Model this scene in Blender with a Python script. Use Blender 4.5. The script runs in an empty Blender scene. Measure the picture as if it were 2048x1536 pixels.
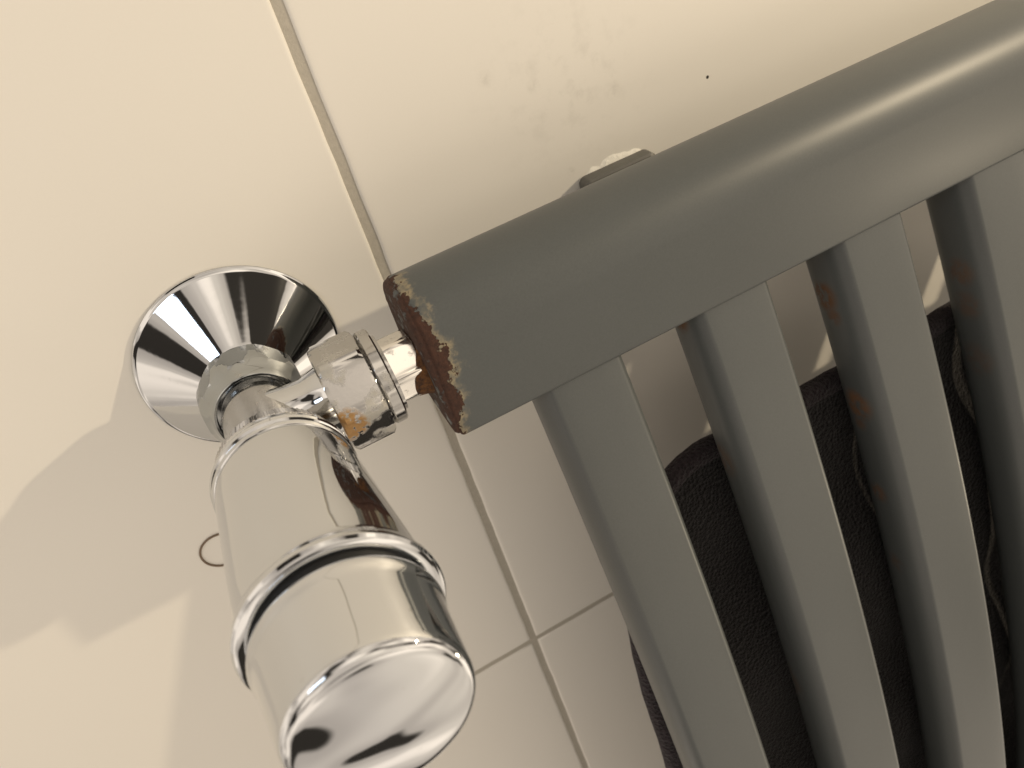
import bpy, bmesh, math, random
from mathutils import Vector, Matrix, noise

# ------------------------------------------------------------------ units
U = 0.0014            # one drawing unit = 1.4 mm;  X along the tubes, Y into the wall, Z up
scene = bpy.context.scene
col = scene.collection

# ------------------------------------------------------------------ camera
cam_d = bpy.data.cameras.new('camera')
cam = bpy.data.objects.new('camera', cam_d)
col.objects.link(cam)
right = Vector((0.240626, -0.416976, 0.876488))
down = Vector((0.75232, -0.490446, -0.43986))
fwd = Vector((0.613281, 0.765241, 0.195685))
m = Matrix((right, -down, -fwd)).transposed().to_4x4()
m.translation = Vector((-85.348, -155.592, 16.079)) * U
cam.matrix_world = m
cam_d.sensor_fit = 'HORIZONTAL'
cam_d.sensor_width = 36.0
cam_d.lens = 1573.36 / 2048 * 36.0
cam_d.clip_start = 0.005
cam_d.clip_end = 50
cam_d.dof.use_dof = True
cam_d.dof.focus_distance = 150 * U
cam_d.dof.aperture_fstop = 22.0
scene.camera = cam

# ------------------------------------------------------------------ world and lamps
world = bpy.data.worlds.new('World')
scene.world = world
world.use_nodes = True
wn, wl = world.node_tree.nodes, world.node_tree.links
bg = wn['Background']
tc = wn.new('ShaderNodeTexCoord')
sep = wn.new('ShaderNodeSeparateXYZ')
wl.new(tc.outputs['Generated'], sep.inputs[0])
mr = wn.new('ShaderNodeMapRange')
mr.inputs['From Min'].default_value = -1
mr.inputs['From Max'].default_value = 1
wl.new(sep.outputs['Z'], mr.inputs['Value'])
ramp = wn.new('ShaderNodeValToRGB')            # an indoor surround: dim floor, beige walls, lit ceiling
wl.new(mr.outputs[0], ramp.inputs['Fac'])
e = ramp.color_ramp.elements
e[0].position = 0.0
e[0].color = (0.72, 0.63, 0.535, 1)
e[1].position = 1.0
e[1].color = (1.0, 0.86, 0.70, 1)
e2 = ramp.color_ramp.elements.new(0.45)
e2.color = (0.80, 0.70, 0.595, 1)
e3 = ramp.color_ramp.elements.new(0.60)
e3.color = (0.90, 0.785, 0.65, 1)
# the unseen room: invented soft upright streaks of tone for the chrome to reflect
mp = wn.new('ShaderNodeMapping')
mp.inputs['Scale'].default_value = (1.0, 1.0, 0.5)
mp.inputs['Location'].default_value = (3.0, 1.0, 5.0)
wl.new(tc.outputs['Generated'], mp.inputs['Vector'])
bw = wn.new('ShaderNodeTexNoise')
bw.inputs['Scale'].default_value = 2.6
bw.inputs['Detail'].default_value = 1.0
bw.inputs['Roughness'].default_value = 0.55
bw.inputs['Distortion'].default_value = 0.4
wl.new(mp.outputs[0], bw.inputs['Vector'])
vr = wn.new('ShaderNodeValToRGB')
vr.color_ramp.interpolation = 'EASE'
ve = vr.color_ramp.elements
ve[0].position = 0.385
ve[0].color = (0.05, 0.048, 0.045, 1)
ve[1].position = 0.60
ve[1].color = (1.65, 1.63, 1.60, 1)
ve2 = ve.new(0.42)
ve2.color = (0.75, 0.74, 0.73, 1)
ve3 = ve.new(0.53)
ve3.color = (1.05, 1.04, 1.02, 1)
wl.new(bw.outputs['Fac'], vr.inputs['Fac'])
mulc = wn.new('ShaderNodeMix')
mulc.data_type = 'RGBA'
mulc.blend_type = 'MULTIPLY'
mulc.inputs[0].default_value = 1.0
wl.new(ramp.outputs[0], mulc.inputs[6])
wl.new(vr.outputs[0], mulc.inputs[7])
wl.new(mulc.outputs[2], bg.inputs['Color'])
bg.inputs['Strength'].default_value = 1.07


def area(name, loc, target, size, power, color, shape='DISK', size_y=None):
    d = bpy.data.lights.new(name, 'AREA')
    d.shape = shape
    d.size = size
    if size_y:
        d.size_y = size_y
    d.energy = power
    d.color = color
    o = bpy.data.objects.new(name, d)
    col.objects.link(o)
    o.location = loc
    o.rotation_euler = (Vector(target) - Vector(loc)).to_track_quat('-Z', 'Y').to_euler()
    return o


area('ceiling_lamp', Vector((-211, -272, 563)) * U, Vector((0, -30, 30)) * U, 12 * U, 4.0, (1.0, 0.83, 0.58))
area('second_lamp', Vector((620, -390, 1060)) * U, (0, 0, 0), 90 * U, 1.9, (1.0, 0.84, 0.60))
area('window_light', Vector((-325, -285, -270)) * U, (0, 0, 0), 80 * U, 0.30, (0.78, 0.88, 1.0), 'RECTANGLE', 170 * U)

scene.view_settings.view_transform = 'Standard'
scene.view_settings.look = 'None'
scene.view_settings.gamma = 1.0
scene.view_settings.use_curve_mapping = False
scene.view_settings.exposure = 0.0
scene.render.engine = 'CYCLES'
scene.cycles.use_denoising = True
scene.cycles.max_bounces = 10
scene.cycles.glossy_bounces = 6
scene.cycles.sample_clamp_indirect = 6


# ------------------------------------------------------------------ node helpers
class NT:
    def __init__(self, name):
        self.m = bpy.data.materials.new(name)
        self.m.use_nodes = True
        self.t = self.m.node_tree
        self.b = self.t.nodes['Principled BSDF']

    def n(self, typ, **kw):
        o = self.t.nodes.new(typ)
        for k, v in kw.items():
            setattr(o, k, v)
        return o

    def put(self, sock, v):
        if isinstance(v, bpy.types.NodeSocket):
            self.t.links.new(v, sock)
        elif isinstance(v, (tuple, list)) and len(v) == 3 and sock.type == 'RGBA':
            sock.default_value = (*v, 1)
        else:
            sock.default_value = v

    def math(self, op, a, b=0.0, clamp=False):
        o = self.n('ShaderNodeMath', operation=op, use_clamp=clamp)
        self.put(o.inputs[0], a)
        self.put(o.inputs[1], b)
        return o.outputs[0]

    def obj(self):
        return self.n('ShaderNodeTexCoord').outputs['Object']

    def noise(self, scale, detail=4, rough=0.55, vec=None, dist=0.0):
        o = self.n('ShaderNodeTexNoise')
        o.inputs['Scale'].default_value = scale
        o.inputs['Detail'].default_value = detail
        o.inputs['Roughness'].default_value = rough
        o.inputs['Distortion'].default_value = dist
        self.t.links.new(vec if vec else self.obj(), o.inputs['Vector'])
        return o.outputs['Fac']

    def range(self, v, a, b, c=0.0, d=1.0, smooth=False):
        o = self.n('ShaderNodeMapRange')
        if smooth:
            o.interpolation_type = 'SMOOTHSTEP'
        self.put(o.inputs['Value'], v)
        for i, x in zip(('From Min', 'From Max', 'To Min', 'To Max'), (a, b, c, d)):
            o.inputs[i].default_value = x
        return o.outputs[0]

    def mix(self, fac, a, b):
        o = self.n('ShaderNodeMix', data_type='RGBA')
        self.put(o.inputs[0], fac)
        self.put(o.inputs[6], a)
        self.put(o.inputs[7], b)
        return o.outputs[2]

    def mixf(self, fac, a, b):
        o = self.n('ShaderNodeMix', data_type='FLOAT')
        self.put(o.inputs[0], fac)
        self.put(o.inputs[2], a)
        self.put(o.inputs[3], b)
        return o.outputs[0]

    def ball(self, centre, rad):
        """1 inside a ball round a point of the object, fading to 0 at its edge"""
        o = self.n('ShaderNodeVectorMath', operation='DISTANCE')
        self.t.links.new(self.obj(), o.inputs[0])
        o.inputs[1].default_value = Vector(centre)
        return self.range(o.outputs['Value'], 0, rad, 1, 0)

    def xyz(self):
        s = self.n('ShaderNodeSeparateXYZ')
        self.t.links.new(self.obj(), s.inputs[0])
        return s.outputs

    def bump(self, h, strength=0.2, dist=0.001):
        o = self.n('ShaderNodeBump')
        o.inputs['Strength'].default_value = strength
        o.inputs['Distance'].default_value = dist
        self.put(o.inputs['Height'], h)
        self.t.links.new(o.outputs[0], self.b.inputs['Normal'])

    def set(self, **kw):
        for k, v in kw.items():
            self.put(self.b.inputs[k.replace('_', ' ')], v)
        return self.m


# all mesh data is in metres with the origin of its thing at the world origin, so object
# coordinates are world coordinates in metres; K turns "per unit" scales into "per metre"
K = 1.0 / U


def mat_tile():
    t = NT('glazed_tile')
    base = t.mix(t.mixf(0.35, t.noise(0.006 * K, 2), t.noise(1.6 * K, 3, 0.7)), (0.73, 0.705, 0.65), (0.79, 0.765, 0.71))
    # faint grime smears above the bracket and one dark speck
    smear = t.math('MULTIPLY', t.ball((-28 * U, 0, 88 * U), 26 * U), t.range(t.noise(0.22 * K, 6, 0.65), 0.50, 0.80))
    base = t.mix(t.math('MULTIPLY', smear, 0.24), base, (0.22, 0.20, 0.16))
    for c, r in (((-22.3, 0, 98.1), 2.6), ((-35, 0, 70), 2.2), ((-30, 0, 80), 2.0), ((-24.4, 0, 90), 1.6), ((-8.5, 0, 84.5), 1.3)):
        k = t.math('MULTIPLY', t.ball([q * U for q in c], r * U), t.range(t.noise(0.55 * K, 4, 0.6), 0.36, 0.85))
        base = t.mix(t.math('MULTIPLY', k, 0.42), base, (0.25, 0.23, 0.19))
    speck = t.range(t.ball((-16.1 * U, 0, 122.8 * U), 0.5 * U), 0.1, 0.3)
    base = t.mix(speck, base, (0.03, 0.025, 0.02))
    t.bump(t.noise(0.02 * K, 3), 0.04, 0.002)
    return t.set(Base_Color=base, Roughness=t.range(t.noise(0.05 * K, 3), 0.3, 0.7, 0.42, 0.52), Specular_IOR_Level=0.3)


def mat_grout():
    t = NT('cement_grout')
    n = t.noise(0.8 * K, 6, 0.7)
    t.bump(n, 0.5, 0.0006)
    return t.set(Base_Color=t.mix(n, (0.36, 0.335, 0.285), (0.50, 0.465, 0.40)), Roughness=0.9)


PAINT = (0.075, 0.082, 0.082)
RUST_D = (0.030, 0.014, 0.010)
RUST_L = (0.080, 0.034, 0.020)
RUST_O = (0.19, 0.080, 0.022)


def paint_nodes(t):
    n = t.mixf(0.6, t.noise(0.05 * K, 3), t.range(t.noise(2.6 * K, 3, 0.7), 0.3, 0.7))     # fine powder-coat mottle
    return t.mix(n, tuple(c * 0.88 for c in PAINT), tuple(c * 1.12 for c in PAINT))


def mat_paint():
    """grey radiator enamel, flaked off to rust along the lower end of the collector"""
    t = NT('grey_enamel_rust_end')
    x, y, z = t.xyz()[:3]
    base = paint_nodes(t)
    # distance above the end, in units
    h = t.math('MULTIPLY', t.math('SUBTRACT', z, 32.0 * U), K)
    jag = t.range(t.noise(0.30 * K, 5, 0.62), 0.3, 0.7, -1.35, 1.35)
    fine = t.range(t.noise(1.6 * K, 4, 0.6), 0.3, 0.7, -0.5, 0.5)
    # the flaked band is widest in the middle of the front and narrows to both sides
    px = t.math('MULTIPLY', t.math('ADD', x, 4.5 * U), K)
    mid = t.math('MULTIPLY', t.math('MULTIPLY', px, px), -0.011)
    edge = t.math('ADD', t.math('ADD', t.math('ADD', mid, 3.3), t.math('MULTIPLY', jag, 1.3)), fine)
    edge = t.math('MAXIMUM', edge, t.math('ADD', t.math('MULTIPLY', fine, 0.8), 0.75))
    diff = t.math('SUBTRACT', edge, h)
    mask = t.range(diff, -0.08, 0.12)
    halo = t.math('MULTIPLY', t.range(diff, -2.2, 0.0, 0, 1, True), t.range(t.noise(0.35 * K, 3), 0.4, 0.6))
    rn = t.noise(1.1 * K, 6, 0.7)
    rust = t.mix(t.range(rn, 0.3, 0.7), RUST_D, RUST_L)
    base = t.mix(t.math('MULTIPLY', halo, 0.7), base, (0.34, 0.28, 0.17))
    base = t.mix(mask, base, rust)
    hgt = t.math('ADD', t.math('MULTIPLY', mask, -1.0), t.math('MULTIPLY', t.math('MULTIPLY', rn, mask), 0.9))
    t.bump(hgt, 0.8, 0.0007)
    return t.set(Base_Color=base, Roughness=t.mixf(mask, 0.42, 0.85), Specular_IOR_Level=0.4)


def mat_cap():
    t = NT('grey_enamel_rusted')
    n = t.noise(0.30 * K, 5, 0.6)
    mask = t.range(n, 0.40, 0.46)
    rn = t.noise(1.1 * K, 6, 0.7)
    t.bump(t.math('MULTIPLY', mask, t.math('SUBTRACT', rn, 1.2)), 0.8, 0.0007)
    return t.set(Base_Color=t.mix(mask, PAINT, t.mix(t.range(rn, 0.3, 0.7), RUST_D, RUST_L)), Roughness=t.mixf(mask, 0.4, 0.85))


def mat_tube():
    """grey enamel with rust stains weeping out of the underside here and there"""
    t = NT('grey_enamel_tube')
    base = paint_nodes(t)
    tot = 0.0
    rn = t.noise(0.42 * K, 5, 0.65)
    for c, r, s in STAINS:
        k = t.math('MULTIPLY', t.range(t.ball([q * U for q in c], r * U), 0.0, 0.6, 0, 1, True), s)
        k = t.math('MULTIPLY', k, t.range(rn, 0.38, 0.52))
        tot = t.math('MAXIMUM', tot, k)
    base = t.mix(t.math('MINIMUM', tot, 0.92), base, t.mix(t.noise(1.5 * K, 4, 0.7), (0.085, 0.036, 0.014), RUST_O))
    t.bump(t.noise(0.6 * K, 3), 0.03, 0.0006)
    return t.set(Base_Color=base, Roughness=t.mixf(tot, 0.35, 0.8), Specular_IOR_Level=0.5)


def mat_chrome(name='chrome', rough=0.035, dirt=0.0, tint=(0.635, 0.65, 0.67)):
    t = NT(name)
    n = t.noise(0.35 * K, 6, 0.65)
    spots = t.range(n, 0.66 - dirt * 0.2, 0.74 - dirt * 0.2)
    t.bump(t.noise(0.12 * K, 3), 0.02 + 0.1 * dirt, 0.001)
    return t.set(Base_Color=t.mix(t.math('MULTIPLY', spots, 0.25 + dirt), tint, (0.42, 0.40, 0.36)),
                 Metallic=t.mixf(t.math('MULTIPLY', spots, dirt), 1.0, 0.15),
                 Roughness=t.mixf(spots, rough, min(1.0, rough + 0.12 + 0.5 * dirt)))


def mat_limed():
    """chrome plating dulled by limescale, with rust-orange crust on the lower side"""
    t = NT('limescaled_chrome')
    n = t.noise(0.20 * K, 5, 0.55)
    lime = t.range(n, 0.53, 0.62)
    x, y, z = t.xyz()[:3]
    crust = t.math('MULTIPLY', t.ball((-1.5 * U, -41 * U, 14.6 * U), 5.0 * U), t.range(t.noise(0.8 * K, 5, 0.6), 0.35, 0.5))
    crust = t.range(crust, 0.15, 0.35)
    base = t.mix(lime, (0.46, 0.455, 0.445), (0.40, 0.39, 0.36))
    base = t.mix(crust, base, t.mix(t.noise(1.2 * K, 3), (0.24, 0.115, 0.035), (0.42, 0.26, 0.10)))
    nonm = t.math('MAXIMUM', t.math('MULTIPLY', lime, 0.75), crust)
    t.bump(t.math('ADD', t.math('MULTIPLY', t.noise(1.0 * K, 5), t.math('ADD', lime, 0.15)), t.math('MULTIPLY', crust, 1.5)), 0.16, 0.0005)
    return t.set(Base_Color=base, Metallic=t.math('SUBTRACT', 1.0, nonm, True), Roughness=t.mixf(nonm, 0.10, 0.55))


def mat_rust(name='rust_crust'):
    t = NT(name)
    n = t.noise(0.9 * K, 6, 0.7)
    t.bump(n, 0.9, 0.0009)
    return t.set(Base_Color=t.mix(t.range(n, 0.35, 0.65), RUST_D, RUST_O), Roughness=0.9)


def mat_plain(name, c, rough=0.5, metallic=0.0, ns=0.5, amp=0.15, bump=0.2):
    t = NT(name)
    n = t.noise(ns * K, 5, 0.6)
    t.bump(n, bump, 0.0006)
    return t.set(Base_Color=t.mix(n, tuple(q * (1 - amp) for q in c), tuple(min(1, q * (1 + amp)) for q in c)), Roughness=rough, Metallic=metallic)


def mat_terry(name, c):
    t = NT(name)
    n = t.noise(1.3 * K, 5, 0.8)
    v = t.n('ShaderNodeTexVoronoi')
    v.inputs['Scale'].default_value = 1.1 * K
    t.t.links.new(t.obj(), v.inputs['Vector'])
    h = t.math('ADD', n, v.outputs['Distance'])
    t.bump(h, 1.0, 0.0012)
    return t.set(Base_Color=t.mix(t.range(h, 0.5, 1.3), tuple(q * 0.5 for q in c), tuple(q * 1.7 for q in c)),
                 Roughness=0.95, Sheen_Weight=0.15, Sheen_Roughness=0.5, Specular_IOR_Level=0.1)


# ------------------------------------------------------------------ mesh helpers
def link(name, me, mat, parent=None, sharp=35, smooth=True):
    if smooth:
        for p in me.polygons:
            p.use_smooth = True
        me.set_sharp_from_angle(angle=math.radians(sharp))
    me.materials.append(mat)
    o = bpy.data.objects.new(name, me)
    col.objects.link(o)
    o.parent = parent
    return o


def mesh(name, verts, faces):
    me = bpy.data.meshes.new(name)
    me.from_pydata([Vector(v) * U for v in verts], [], faces)
    bm = bmesh.new()
    bm.from_mesh(me)
    bmesh.ops.remove_doubles(bm, verts=bm.verts, dist=1e-7)
    bmesh.ops.recalc_face_normals(bm, faces=bm.faces)
    bm.to_mesh(me)
    bm.free()
    return me


def tag(o, label=None, cat=None, group=None, kind=None):
    for k, v in (('label', label), ('category', cat), ('group', group), ('kind', kind)):
        if v:
            o[k] = v
    return o


def empty(name, loc=(0, 0, 0)):
    o = bpy.data.objects.new(name, None)
    o.empty_display_size = 0.02
    col.objects.link(o)
    return o


def round_profile(pts, rad, n=5):
    """closed 2-D polygon with rounded corners; rad is one radius per corner"""
    out = []
    N = len(pts)
    for i in range(N):
        p0, p1, p2 = Vector(pts[i - 1]), Vector(pts[i]), Vector(pts[(i + 1) % N])
        r = rad[i] if isinstance(rad, (list, tuple)) else rad
        a, b = (p0 - p1).normalized(), (p2 - p1).normalized()
        if r <= 0:
            out.append(p1)
            continue
        half = math.acos(max(-1, min(1, a.dot(b)))) / 2
        d = r / math.tan(half)
        c = p1 + (a + b).normalized() * (r / math.sin(half))
        s, e_ = p1 + a * d, p1 + b * d
        a0 = math.atan2(s.y - c.y, s.x - c.x)
        a1 = math.atan2(e_.y - c.y, e_.x - c.x)
        while a1 - a0 > math.pi:
            a1 -= 2 * math.pi
        while a1 - a0 < -math.pi:
            a1 += 2 * math.pi
        for k in range(n + 1):
            t = a0 + (a1 - a0) * k / n
            out.append(c + Vector((math.cos(t), math.sin(t))) * r)
    return out


def loft(rings, cap0=True, cap1=True):
    """closed rings of equal length joined into a skin"""
    v, f = [], []
    n = len(rings[0])
    for r in rings:
        v += [tuple(q) for q in r]
    for i in range(len(rings) - 1):
        for k in range(n):
            a, b = i * n + k, i * n + (k + 1) % n
            f.append((a, b, b + n, a + n))
    if cap0:
        f.append(tuple(range(n - 1, -1, -1)))
    if cap1:
        f.append(tuple((len(rings) - 1) * n + k for k in range(n)))
    return v, f


# the valve's own axis leans a touch off the wall's normal
AX = Vector((-0.063, -1.0, 0.041)).normalized()
AU = AX.cross(Vector((0, 0, 1))).normalized()
AV = AX.cross(AU)


def turned(profile, n=96, axis=AX, u=AU, v=AV, o=Vector((0, 0, 0)), sides=None, wob=None):
    """surface of revolution from (distance along the axis, radius) pairs"""
    rings = []
    for s, r in profile:
        ring = []
        for k in range(n):
            t = 2 * math.pi * k / n
            rr = max(r, 1e-4)
            if wob:
                rr = wob(s, r, t)
            ring.append(o + axis * s + (u * math.cos(t) + v * math.sin(t)) * rr)
        rings.append(ring)
    return loft(rings)


def arc(c, r, a0, a1, n=6):
    return [(c[0] + r * math.cos(math.radians(a0 + (a1 - a0) * k / n)), c[1] + r * math.sin(math.radians(a0 + (a1 - a0) * k / n))) for k in range(n + 1)]


def hex_wob(rad, ang=0.0, sides=6, soft=0.25):
    """radius limit that turns a round collar into a nut with flats"""
    ap = rad * math.cos(math.pi / sides)

    def f(s, r, t):
        q = (t - ang) % (2 * math.pi / sides) - math.pi / sides
        return min(r, ap / math.cos(q))
    return f


# ------------------------------------------------------------------ the tiled wall
TX, TZ = 141.4, 36.4            # where four tiles meet
TW, TH, GAP = 430.0, 215.0, 2.1
wall_me = mesh('wall', [(TX - 2 * TW, 0.42, TZ - 2 * TH), (TX + 2 * TW, 0.42, TZ - 2 * TH), (TX + 2 * TW, 0.42, TZ + 3 * TH), (TX - 2 * TW, 0.42, TZ + 3 * TH),
                        (TX - 2 * TW, 12, TZ - 2 * TH), (TX + 2 * TW, 12, TZ - 2 * TH), (TX + 2 * TW, 12, TZ + 3 * TH), (TX - 2 * TW, 12, TZ + 3 * TH)],
               [(0, 1, 2, 3), (4, 5, 6, 7), (0, 1, 5, 4), (1, 2, 6, 5), (2, 3, 7, 6), (3, 0, 4, 7)])
wall = tag(link('wall', wall_me, mat_grout(), smooth=False), kind='structure')
tile_m = mat_tile()
rnd = random.Random(4)
for ix in range(-2, 2):
    for iz in range(-2, 3):
        x0, x1 = TX + ix * TW + GAP / 2, TX + (ix + 1) * TW - GAP / 2
        z0, z1 = TZ + iz * TH + GAP / 2, TZ + (iz + 1) * TH - GAP / 2
        rings = []
        # eased glazed edge; the long edges run a little uneven
        nx, nz = 90, 45
        path = [(x0 + (x1 - x0) * k / nx, z0) for k in range(nx)] + [(x1, z0 + (z1 - z0) * k / nz) for k in range(nz)] + \
               [(x1 - (x1 - x0) * k / nx, z1) for k in range(nx)] + [(x0, z1 - (z1 - z0) * k / nz) for k in range(nz)]
        cx_, cz_ = (x0 + x1) / 2, (z0 + z1) / 2
        for inset, y in ((0.0, 1.6), (0.0, 0.5), (0.1, 0.3), (0.35, 0.1), (0.8, 0.02), (1.4, 0.0)):
            ring = []
            for (x, z) in path:
                w = 0.22 * noise.noise(Vector((x * 0.11, z * 0.11, ix * 7 + iz * 3))) + 0.12 * noise.noise(Vector((x * 0.5, z * 0.5, 9)))
                sx = min(1, max(-1, (cx_ - x) / ((x1 - x0) / 2) * 1e3)) if abs(abs(x - cx_) - (x1 - x0) / 2) < 1e-3 else 0
                sz = min(1, max(-1, (cz_ - z) / ((z1 - z0) / 2) * 1e3)) if abs(abs(z - cz_) - (z1 - z0) / 2) < 1e-3 else 0
                ring.append((x + sx * (inset + w), y, z + sz * (inset + w)))
            rings.append(ring)
        v, f = loft(rings)
        link('tile', mesh('tile', v, f), tile_m, wall, sharp=80)

# broken white filler round the bracket's fixing
v, f = [], []
rings = []
for k, (sc_, y) in enumerate(((1.0, 0.3), (0.95, -0.15), (0.72, -0.4), (0.35, -0.5), (0.05, -0.5))):
    ring = []
    for q in range(48):
        t = 2 * math.pi * q / 48
        rx = 10.2 * (1 + 0.16 * noise.noise(Vector((math.cos(t) * 2.2, math.sin(t) * 2.2, 3))) + 0.10 * noise.noise(Vector((math.cos(t) * 7, math.sin(t) * 7, 5))))
        rz = rx * 1.12
        yy = y + 0.14 * noise.noise(Vector((math.cos(t) * 4 * sc_, math.sin(t) * 4 * sc_, 8 + k))) if k else y
        ring.append((1.5 + math.cos(t) * rx * sc_, yy, 95.5 + math.sin(t) * rz * sc_))
    rings.append(ring)
v, f = loft(rings)
link('filler_patch', mesh('filler_patch', v, f), mat_plain('white_filler', (0.83, 0.81, 0.74), 0.9, 0, 0.9, 0.06, 0.8), wall, sharp=60)

# ------------------------------------------------------------------ wall bracket behind the collector
STAINS = (
    ((27, -38, 124), 5.2, .9), ((31, -41, 123.5), 3.2, .6), ((53, -49, 124), 5.5, .85), ((58, -50, 124), 3.2, .5), ((77, -57, 124), 3.8, .6), ((98, -64, 124), 4, .3),
    ((16, -35, 87), 4, .8), ((50, -46, 88), 6, .35), ((118, -64, 88), 9, .3),
    ((36, -43, 160), 5, .45), ((44, -46, 160), 5, .35), ((58, -51, 160), 6, .22),
)
tube_m = mat_tube()
paint_m = mat_paint()
steel_m = mat_plain('dark_bracket_enamel', (0.10, 0.098, 0.088), 0.5, 0, 0.4, 0.3, 0.3)
br = tag(empty('wall_bracket'), 'dark grey mounting bracket on the wall behind the collector of the radiator', 'bracket')


def rbox(x0, x1, y0, y1, z0, z1, r=0.8, e=0.4):
    prof = round_profile([(x0, z0), (x1, z0), (x1, z1), (x0, z1)], r, 4)
    cx_, cz_ = (x0 + x1) / 2, (z0 + z1) / 2
    rings = []
    for y, i in ((y0, e), (y0 + e, 0), (y1 - e, 0), (y1, e)):
        rings.append([(cx_ + (p.x - cx_) * (1 - 2 * i / (x1 - x0)), y, cz_ + (p.y - cz_) * (1 - 2 * i / (z1 - z0))) for p in prof])
    return loft(rings)


link('wall_plate', mesh('wall_plate', *rbox(-6.4, 9.5, -4.2, -0.05, 85.5, 104.5, 1.6, 0.5)), steel_m, br)
link('arm', mesh('arm', *rbox(-3.0, 6.0, -20.6, -4.1, 90, 100, 1.2, 0.3)), steel_m, br)

# ------------------------------------------------------------------ the radiator
rad = tag(empty('towel_radiator'), 'grey curved towel radiator with flat bowed tubes and a rusty collector end', 'radiator')
ZE, ZT = 32.6, 345.0
D_MID, DR = 31.0, 11.2


def d_profile(mx=None, n=28):
    """D section: flat towards the tubes, round on the far side; (x, y) pairs"""
    r = 1.1
    pts = []
    pts += [(12 - r + r * math.cos(t), -(D_MID + DR - r + r * math.sin(t))) for t in [math.radians(a) for a in (0, 22, 45, 67, 90)]]
    pts += [(-7.2 - DR * math.sin(math.pi * k / n), -(D_MID + DR * math.cos(math.pi * k / n))) for k in range(n + 1)]
    pts += [(12 - r + r * math.cos(t), -(D_MID - DR + r + r * math.sin(t))) for t in [math.radians(a) for a in (-90, -67, -45, -22, 0)]]
    if mx is not None:
        pts = [(2 * mx - x, y) for x, y in pts][::-1]
    return pts


def collector(mx=None, z0=ZE, z1=ZT):
    prof = d_profile(mx)
    cx_ = sum(p[0] for p in prof) / len(prof)
    cy_ = sum(p[1] for p in prof) / len(prof)
    rings = []
    steps = [(z0, 0.55), (z0 + 0.2, 0.2), (z0 + 0.6, 0.0)] + [(z0 + 3 + k * 3, 0) for k in range(4)] + [(z1 - 1, 0), (z1, 0.8)]
    for z, i in steps:
        s = 1 - i / 13.0
        rings.append([(cx_ + (x - cx_) * s, cy_ + (y - cy_) * s, z) for x, y in prof])
    return loft(rings)


cl = link('collector', mesh('collector', *collector()), paint_m, rad, sharp=40)
cl['label'] = 'grey enamelled vertical collector with paint flaked off its lower end'
# the end plug: a slightly smaller plate, rusted through its paint
prof = d_profile()
cx_ = sum(p[0] for p in prof) / len(prof)
cy_ = sum(p[1] for p in prof) / len(prof)
rings = []
for z, s in ((ZE + 1.2, 0.965), (ZE - 0.2, 0.965), (ZE - 0.7, 0.945), (ZE - 0.95, 0.89)):
    ring = []
    for i, (x, y) in enumerate(prof):
        w = 0.006 * noise.noise(Vector((x * 0.5, y * 0.5, z)))
        ring.append((cx_ + (x - cx_) * (s + w), cy_ + (y - cy_) * (s + w), z + 0.15 * noise.noise(Vector((x * 0.6, y * 0.6, 2)))))
    rings.append(ring)
ec = link('end_plug', mesh('end_plug', *loft(rings)), mat_cap(), cl, sharp=50)
ec['label'] = 'rusty plug closing the lower end'
MX = 350.0
link('collector', mesh('collector', *collector(MX)), mat_plain('grey_enamel', PAINT, 0.36, 0, 0.05, 0.05, 0.02), rad, sharp=40)


def tube_front(x):
    return 41.0 + 0.42 * (x - 12) - 0.00062 * (x - 12) ** 2


def tube_slope(x):
    return 0.42 - 0.00124 * (x - 12)


def tube_mesh(zc):
    # section: n = outwards, z = up; flat front, fuller waist behind it, rounded back
    ring2 = []
    for k in range(9):                       # upper front edge, soft
        t = math.pi / 2 * k / 8
        ring2.append((-5.5 + 5.5 * math.cos(t) ** 0.9, 7.4 + 2.5 * math.sin(t)))
    for k in range(1, 16):                   # back
        t = math.pi * k / 16
        ring2.append((-5.5 - 11.8 * math.sin(t) ** 0.7, 9.9 * math.copysign(abs(math.cos(t)) ** 0.85, math.cos(t))))
    ring2 += [(-5.5, -9.9), (-4.2, -9.75), (-2.9, -9.35), (-1.8, -8.8), (-0.9, -8.2), (-0.35, -7.75), (-0.08, -7.4), (0.0, -6.9)]
    ring2 += [(0.12, -3.5), (0.16, 0.0), (0.12, 3.5)]
    rings = []
    N = 72
    for k in range(N + 1):
        x = 3 + (2 * MX - 6) * k / N
        s = tube_slope(x)
        l = math.hypot(1, s)
        nx, nd = -s / l, 1 / l
        d = tube_front(x)
        rings.append([(x + nx * a, -(d + nd * a), zc + b) for a, b in ring2])
    return loft(rings)


TUBES = [60 + 36.2 * k for k in range(8)]
for zc in TUBES:
    link('tube', mesh('tube', *tube_mesh(zc)), tube_m, rad, sharp=45)

# ------------------------------------------------------------------ the rosette on the wall
RO = Vector((-0.4, 0, 0.7))
YN, YU, YV = Vector((0, -1, 0)), Vector((1, 0, 0)), Vector((0, 0, 1))
prof = [(0.0, 20.9), (0.2, 21.1), (0.5, 21.2), (0.85, 21.12), (1.1, 20.9), (1.25, 20.55), (1.5, 20.2), (10.8, 9.3), (11.2, 8.8), (11.0, 8.5), (10.0, 8.4)]
chrome = mat_chrome()
ro = link('pipe_rosette', mesh('pipe_rosette', *turned(prof, 128, YN, YU, YV, RO)), chrome, sharp=25)
tag(ro, 'chrome cone shaped pipe rosette lying flat on the tiles', 'rosette')

# ------------------------------------------------------------------ the valve
val = tag(empty('radiator_valve'), 'chrome radiator valve with thermostatic head, limescaled nuts and rusty joint', 'valve')
limed = mat_limed()
satin = mat_chrome('dull_chrome', 0.16, 0.35, (0.58, 0.57, 0.555))

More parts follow.
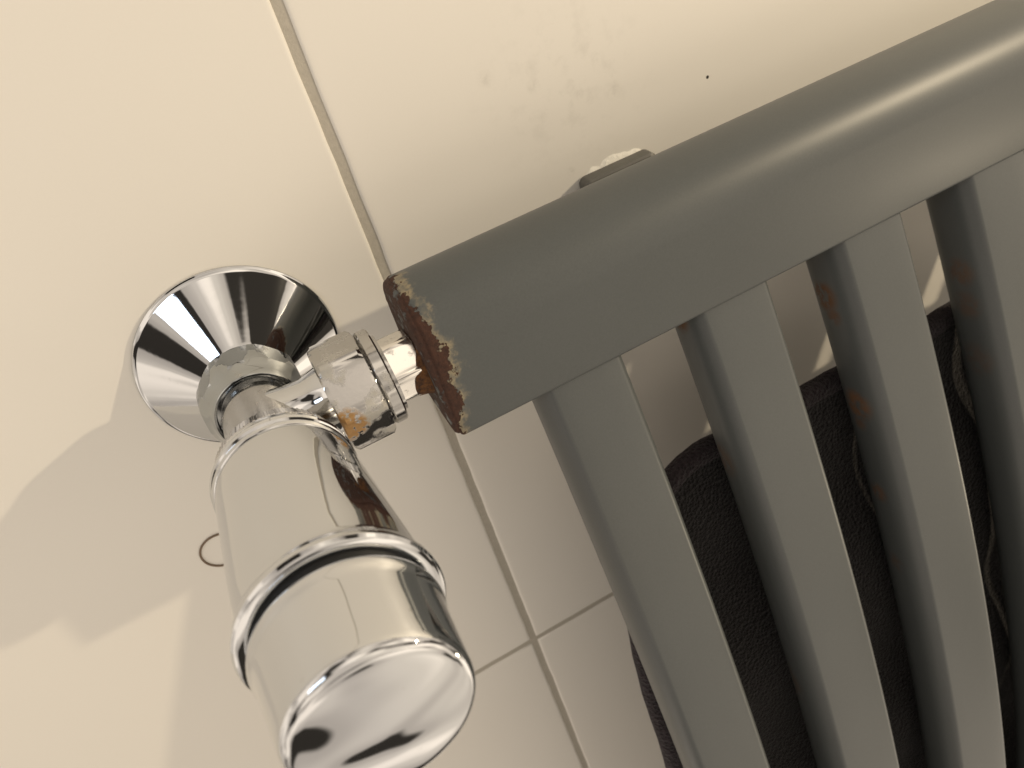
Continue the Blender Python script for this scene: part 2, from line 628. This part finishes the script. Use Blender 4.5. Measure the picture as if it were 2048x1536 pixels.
# pipe nut next to the rosette: eight soft flats with a turned front edge
prof = [(11.5, 6.0), (11.5, 8.2), (13.6, 8.2), (14.5, 9.4), (14.9, 9.9), (15.4, 10.2), (20.6, 10.2), (21.3, 9.9), (22.2, 9.2), (23.4, 8.7), (24.2, 8.4), (24.6, 8.1), (24.4, 7.7), (23.6, 7.45), (23.4, 6.0)]
link('pipe_nut', mesh('pipe_nut', *turned(prof, 120, wob=hex_wob(10.6, 0.35, 8))), mat_chrome('grey_chrome', 0.06, 0.2, (0.40, 0.42, 0.43)), val, sharp=28)

# body: neck on the axis, branch cone towards the radiator
body_v, body_f = turned([(20.0, 6.6), (25.2, 6.8), (25.6, 7.1), (28, 7.2), (41, 7.6), (43.5, 8.2), (46.6, 8.6)], 96)
P32 = AX * 32.0
ZN, ZU, ZV = Vector((0, 0, 1)), Vector((1, 0, 0)), Vector((0, 1, 0))
bo = link('body', mesh('body', body_v, body_f), satin, val, sharp=35)
prof = [(2.0, 6.9), (6.0, 6.2), (9.0, 6.0), (12.4, 6.9), (13.2, 7.6), (13.2, 5.0)]
link('branch', mesh('branch', *turned(prof, 72, ZN, ZU, ZV, P32)), mat_chrome('branch_chrome', 0.06, 0.1), bo, sharp=35)

# union nut: six flats, then a threaded-looking shoulder
prof = [(12.4, 5.5), (12.4, 9.3), (12.7, 9.9), (13.3, 10.7), (20.4, 10.7), (21.0, 9.9), (21.2, 9.2), (21.2, 5.5)]
un = link('union_nut', mesh('union_nut', *turned(prof, 120, ZN, ZU, ZV, P32, wob=hex_wob(10.7, math.radians(82), 6))), limed, val, sharp=28)
un['label'] = 'hexagonal union nut spotted with limescale and orange rust'
prof = [(20.9, 6.0), (21.0, 8.3), (21.4, 9.0), (21.8, 9.35), (23.6, 9.3), (23.9, 9.0), (24.0, 8.3), (24.1, 7.6), (24.6, 7.6), (24.6, 4.0)]
link('shoulder_ring', mesh('shoulder_ring', *turned(prof, 96, ZN, ZU, ZV, P32)), limed, un, sharp=30)
# tail piece screwed into the collector, with spanner flats
prof = [(23.5, 4.0), (23.5, 6.2), (24.5, 6.5), (29.6, 6.5), (30.0, 6.2), (30.1, 5.2), (34.0, 5.2)]
tail = link('tail_piece', mesh('tail_piece', *turned(prof, 96, ZN, ZU, ZV, P32, wob=hex_wob(6.7, math.radians(75), 6))), mat_chrome('tail_chrome', 0.14, 0.25, (0.82, 0.80, 0.76)), val, sharp=28)
# rust that grew round the joint, heaviest on the lower front
rings = []
for k, (z, r) in enumerate(((28.6, 5.6), (28.9, 6.5), (29.8, 7.0), (30.9, 7.3), (31.6, 7.6), (32.4, 7.4))):
    ring = []
    for q in range(64):
        t = 2 * math.pi * q / 64
        side = max(0.0, math.cos(t - math.radians(-55)))       # towards +x and out of the wall
        w = noise.noise(Vector((math.cos(t) * 3, math.sin(t) * 3, z * 0.6))) * 0.7 + noise.noise(Vector((math.cos(t) * 9, math.sin(t) * 9, z))) * 0.4
        rr = r - 0.6 + side * 0.7 + w * (0.25 + 0.5 * side)
        zz = z - side * (1.5 if k < 2 else 0.5) + (1 - side) * (1.6 if k < 3 else 0) + w * 0.3
        ring.append(P32 + ZN * min(zz, 32.5) + ZU * math.cos(t) * rr + ZV * math.sin(t) * rr)
    rings.append(ring)
link('rust_crust', mesh('rust_crust', *loft(rings)), mat_rust(), tail, sharp=60)

# thermostatic head
HEAD = []
HEAD += [(45.8, 8.0), (45.8, 10.6), (46.2, 11.0), (47.9, 11.25), (48.3, 11.75), (48.8, 11.95), (49.3, 11.75), (49.6, 11.35), (49.9, 11.3), (50.2, 11.75), (50.6, 11.9), (51.1, 11.75), (51.4, 11.5),
         (51.9, 11.55), (53, 11.7)]
HEAD += [(53 + (81.5 - 53) * k / 8, 11.7 + (13.1 - 11.7) * k / 8) for k in range(1, 9)]
HEAD += [(82.6, 13.25), (83.3, 13.6), (84.0, 13.95), (84.7, 13.98), (85.15, 13.7), (85.4, 13.2), (85.5, 12.2), (85.4, 10.4)]
hd = link('thermostatic_head', mesh('thermostatic_head', *turned(HEAD, 160)), chrome, val, sharp=30)


def knurl(s, r, t):
    return r + (0.10 if math.cos(t * 80) > 0 else -0.06)


link('scale_ring', mesh('scale_ring', *turned([(43.2, 8.0), (43.2, 10.1), (43.5, 10.5), (46.0, 11.0), (46.3, 10.8), (46.3, 8)], 640, wob=lambda s, r, t: r + (0.07 if math.cos(t * 80) > 0.3 else -0.05) if r > 9 else r)), satin, hd, sharp=20)
link('shadow_gap', mesh('shadow_gap', *turned([(84.6, 9), (84.6, 11.3), (87.6, 11.3), (87.6, 9)], 96)), mat_plain('gap_shade_black', (0.012, 0.012, 0.012), 0.6), hd)  # near-black ring: the shade of the gap is put into its colour
KNOB = [(86.9, 10.8), (86.85, 12.0), (87.1, 12.45), (87.6, 12.75), (88.3, 12.8), (88.9, 12.6), (89.4, 12.4), (90, 12.32)]
KNOB += [(90 + (99.7 - 90) * k / 5, 12.32 + (11.6 - 12.32) * k / 5) for k in range(1, 6)]
KNOB += [(100.2, 11.52), (100.7, 11.33), (101.1, 11.05), (101.4, 10.7), (101.55, 10.3)]
KNOB += [(101.55 + 1.25 * (1 - (r / 10.3) ** 2), r) for r in (9.6, 8.8, 7.8, 6.6, 5.2, 3.6, 2.0, 0.8, 0.001)]
link('knob', mesh('knob', *turned(KNOB, 160)), chrome, hd, sharp=30)

# ------------------------------------------------------------------ towel hung behind the tubes
tw = tag(empty('hanging_towel'), 'dark purple black towel hung behind the tubes of the radiator', 'towel')
terry = mat_terry('dark_terry', (0.0048, 0.0038, 0.0044))
terry_h = mat_terry('dark_terry_hem', (0.022, 0.0155, 0.019))


def towel_d(x, z):
    d = tube_front(x) - 24.5
    return d + 1.6 * math.sin(x * 0.10 + z * 0.02) + 1.2 * noise.noise(Vector((x * 0.05, z * 0.03, 1)))


X0, X1, Z0, ZTOP = 56.0, 430.0, 55.5, 245.0
RC = 34.0


def towel_low(x):
    """lower hem with a rounded corner"""
    if x < X0 + RC:
        q = (X0 + RC - x) / RC
        return Z0 + RC * (1 - math.sqrt(max(0, 1 - q * q)))
    return Z0 - 9.0 * (1 - math.exp(-(x - X0 - RC) / 50.0))


nx, nz = 150, 70
v, f = [], []
for i in range(nx + 1):
    x = X0 + (X1 - X0) * (i / nx) ** 1.25
    lo = towel_low(x)
    for j in range(nz + 1):
        z = lo + (ZTOP - lo) * j / nz
        v.append((x, -towel_d(x, z), z))
    # over the sixth tube and a short flap in front
    df = tube_front(x)
    for j in range(1, 9):
        t = math.pi * j / 8
        c = df - 7.5
        v.append((x, -(c - 15.5 * math.cos(t)), ZTOP + 11 * math.sin(t) + 2))
    for j in range(1, 5):
        v.append((x, -(df + 8.0), ZTOP - j * 8))
ny = nz + 1 + 8 + 4
for i in range(nx):
    for j in range(ny - 1):
        a = i * ny + j
        f.append((a, a + 1, a + ny + 1, a + ny))
o = link('cloth', mesh('cloth', v, f), terry, tw, sharp=80)
sm = o.modifiers.new('thickness', 'SOLIDIFY')
sm.thickness = 3.0 * U
sm.offset = 0
# rolled hem following the side edge and the lower edge
path = []
for k in range(46):
    z = ZTOP - (ZTOP - Z0 - RC) * k / 45
    path.append((X0, z))
for k in range(1, 20):
    t = math.pi / 2 * k / 20
    path.append((X0 + RC * (1 - math.cos(t)), Z0 + RC * (1 - math.sin(t))))
for k in range(60):
    x = X0 + RC + (X1 - X0 - RC) * k / 59
    path.append((x, towel_low(x)))
rings = []
for i, (x, z) in enumerate(path):
    a, b = path[max(0, i - 1)], path[min(len(path) - 1, i + 1)]
    tx, tz = b[0] - a[0], b[1] - a[1]
    l = math.hypot(tx, tz)
    nx_, nz_ = -tz / l, tx / l
    ring = []
    for q in range(14):
        t = 2 * math.pi * q / 14
        rr = 1 + 0.12 * noise.noise(Vector((x * 0.2, z * 0.2, q * 0.4)))
        off = 3.4 * math.cos(t) * rr + 2.0
        xx, zz = x + nx_ * off, z + nz_ * off
        ring.append((xx, -(towel_d(x, z) + 2.9 * math.sin(t) * rr), zz))
    rings.append(ring)
link('hem', mesh('hem', *loft(rings)), terry_h, tw, sharp=80)

# ------------------------------------------------------------------ a curled hair stuck to the tile
rings = []
pts = []
for k in range(25):
    t = math.radians(150 + 200 * k / 24)
    pts.append(Vector((44.8 + 5.0 * math.cos(t), -0.24, -25.8 + 5.0 * math.sin(t))))
for i, p_ in enumerate(pts):
    d = (pts[min(24, i + 1)] - pts[max(0, i - 1)]).normalized()
    s = d.cross(Vector((0, 1, 0))).normalized()
    rings.append([p_ + (s * math.cos(a) + Vector((0, 1, 0)) * math.sin(a)) * 0.26 for a in [2 * math.pi * q / 8 for q in range(8)]])
tag(link('hair', mesh('hair', *loft(rings)), mat_plain('brown_hair', (0.16, 0.11, 0.07), 0.5)), 'thin brown curled hair stuck to the tile beside the thermostatic head', 'hair')
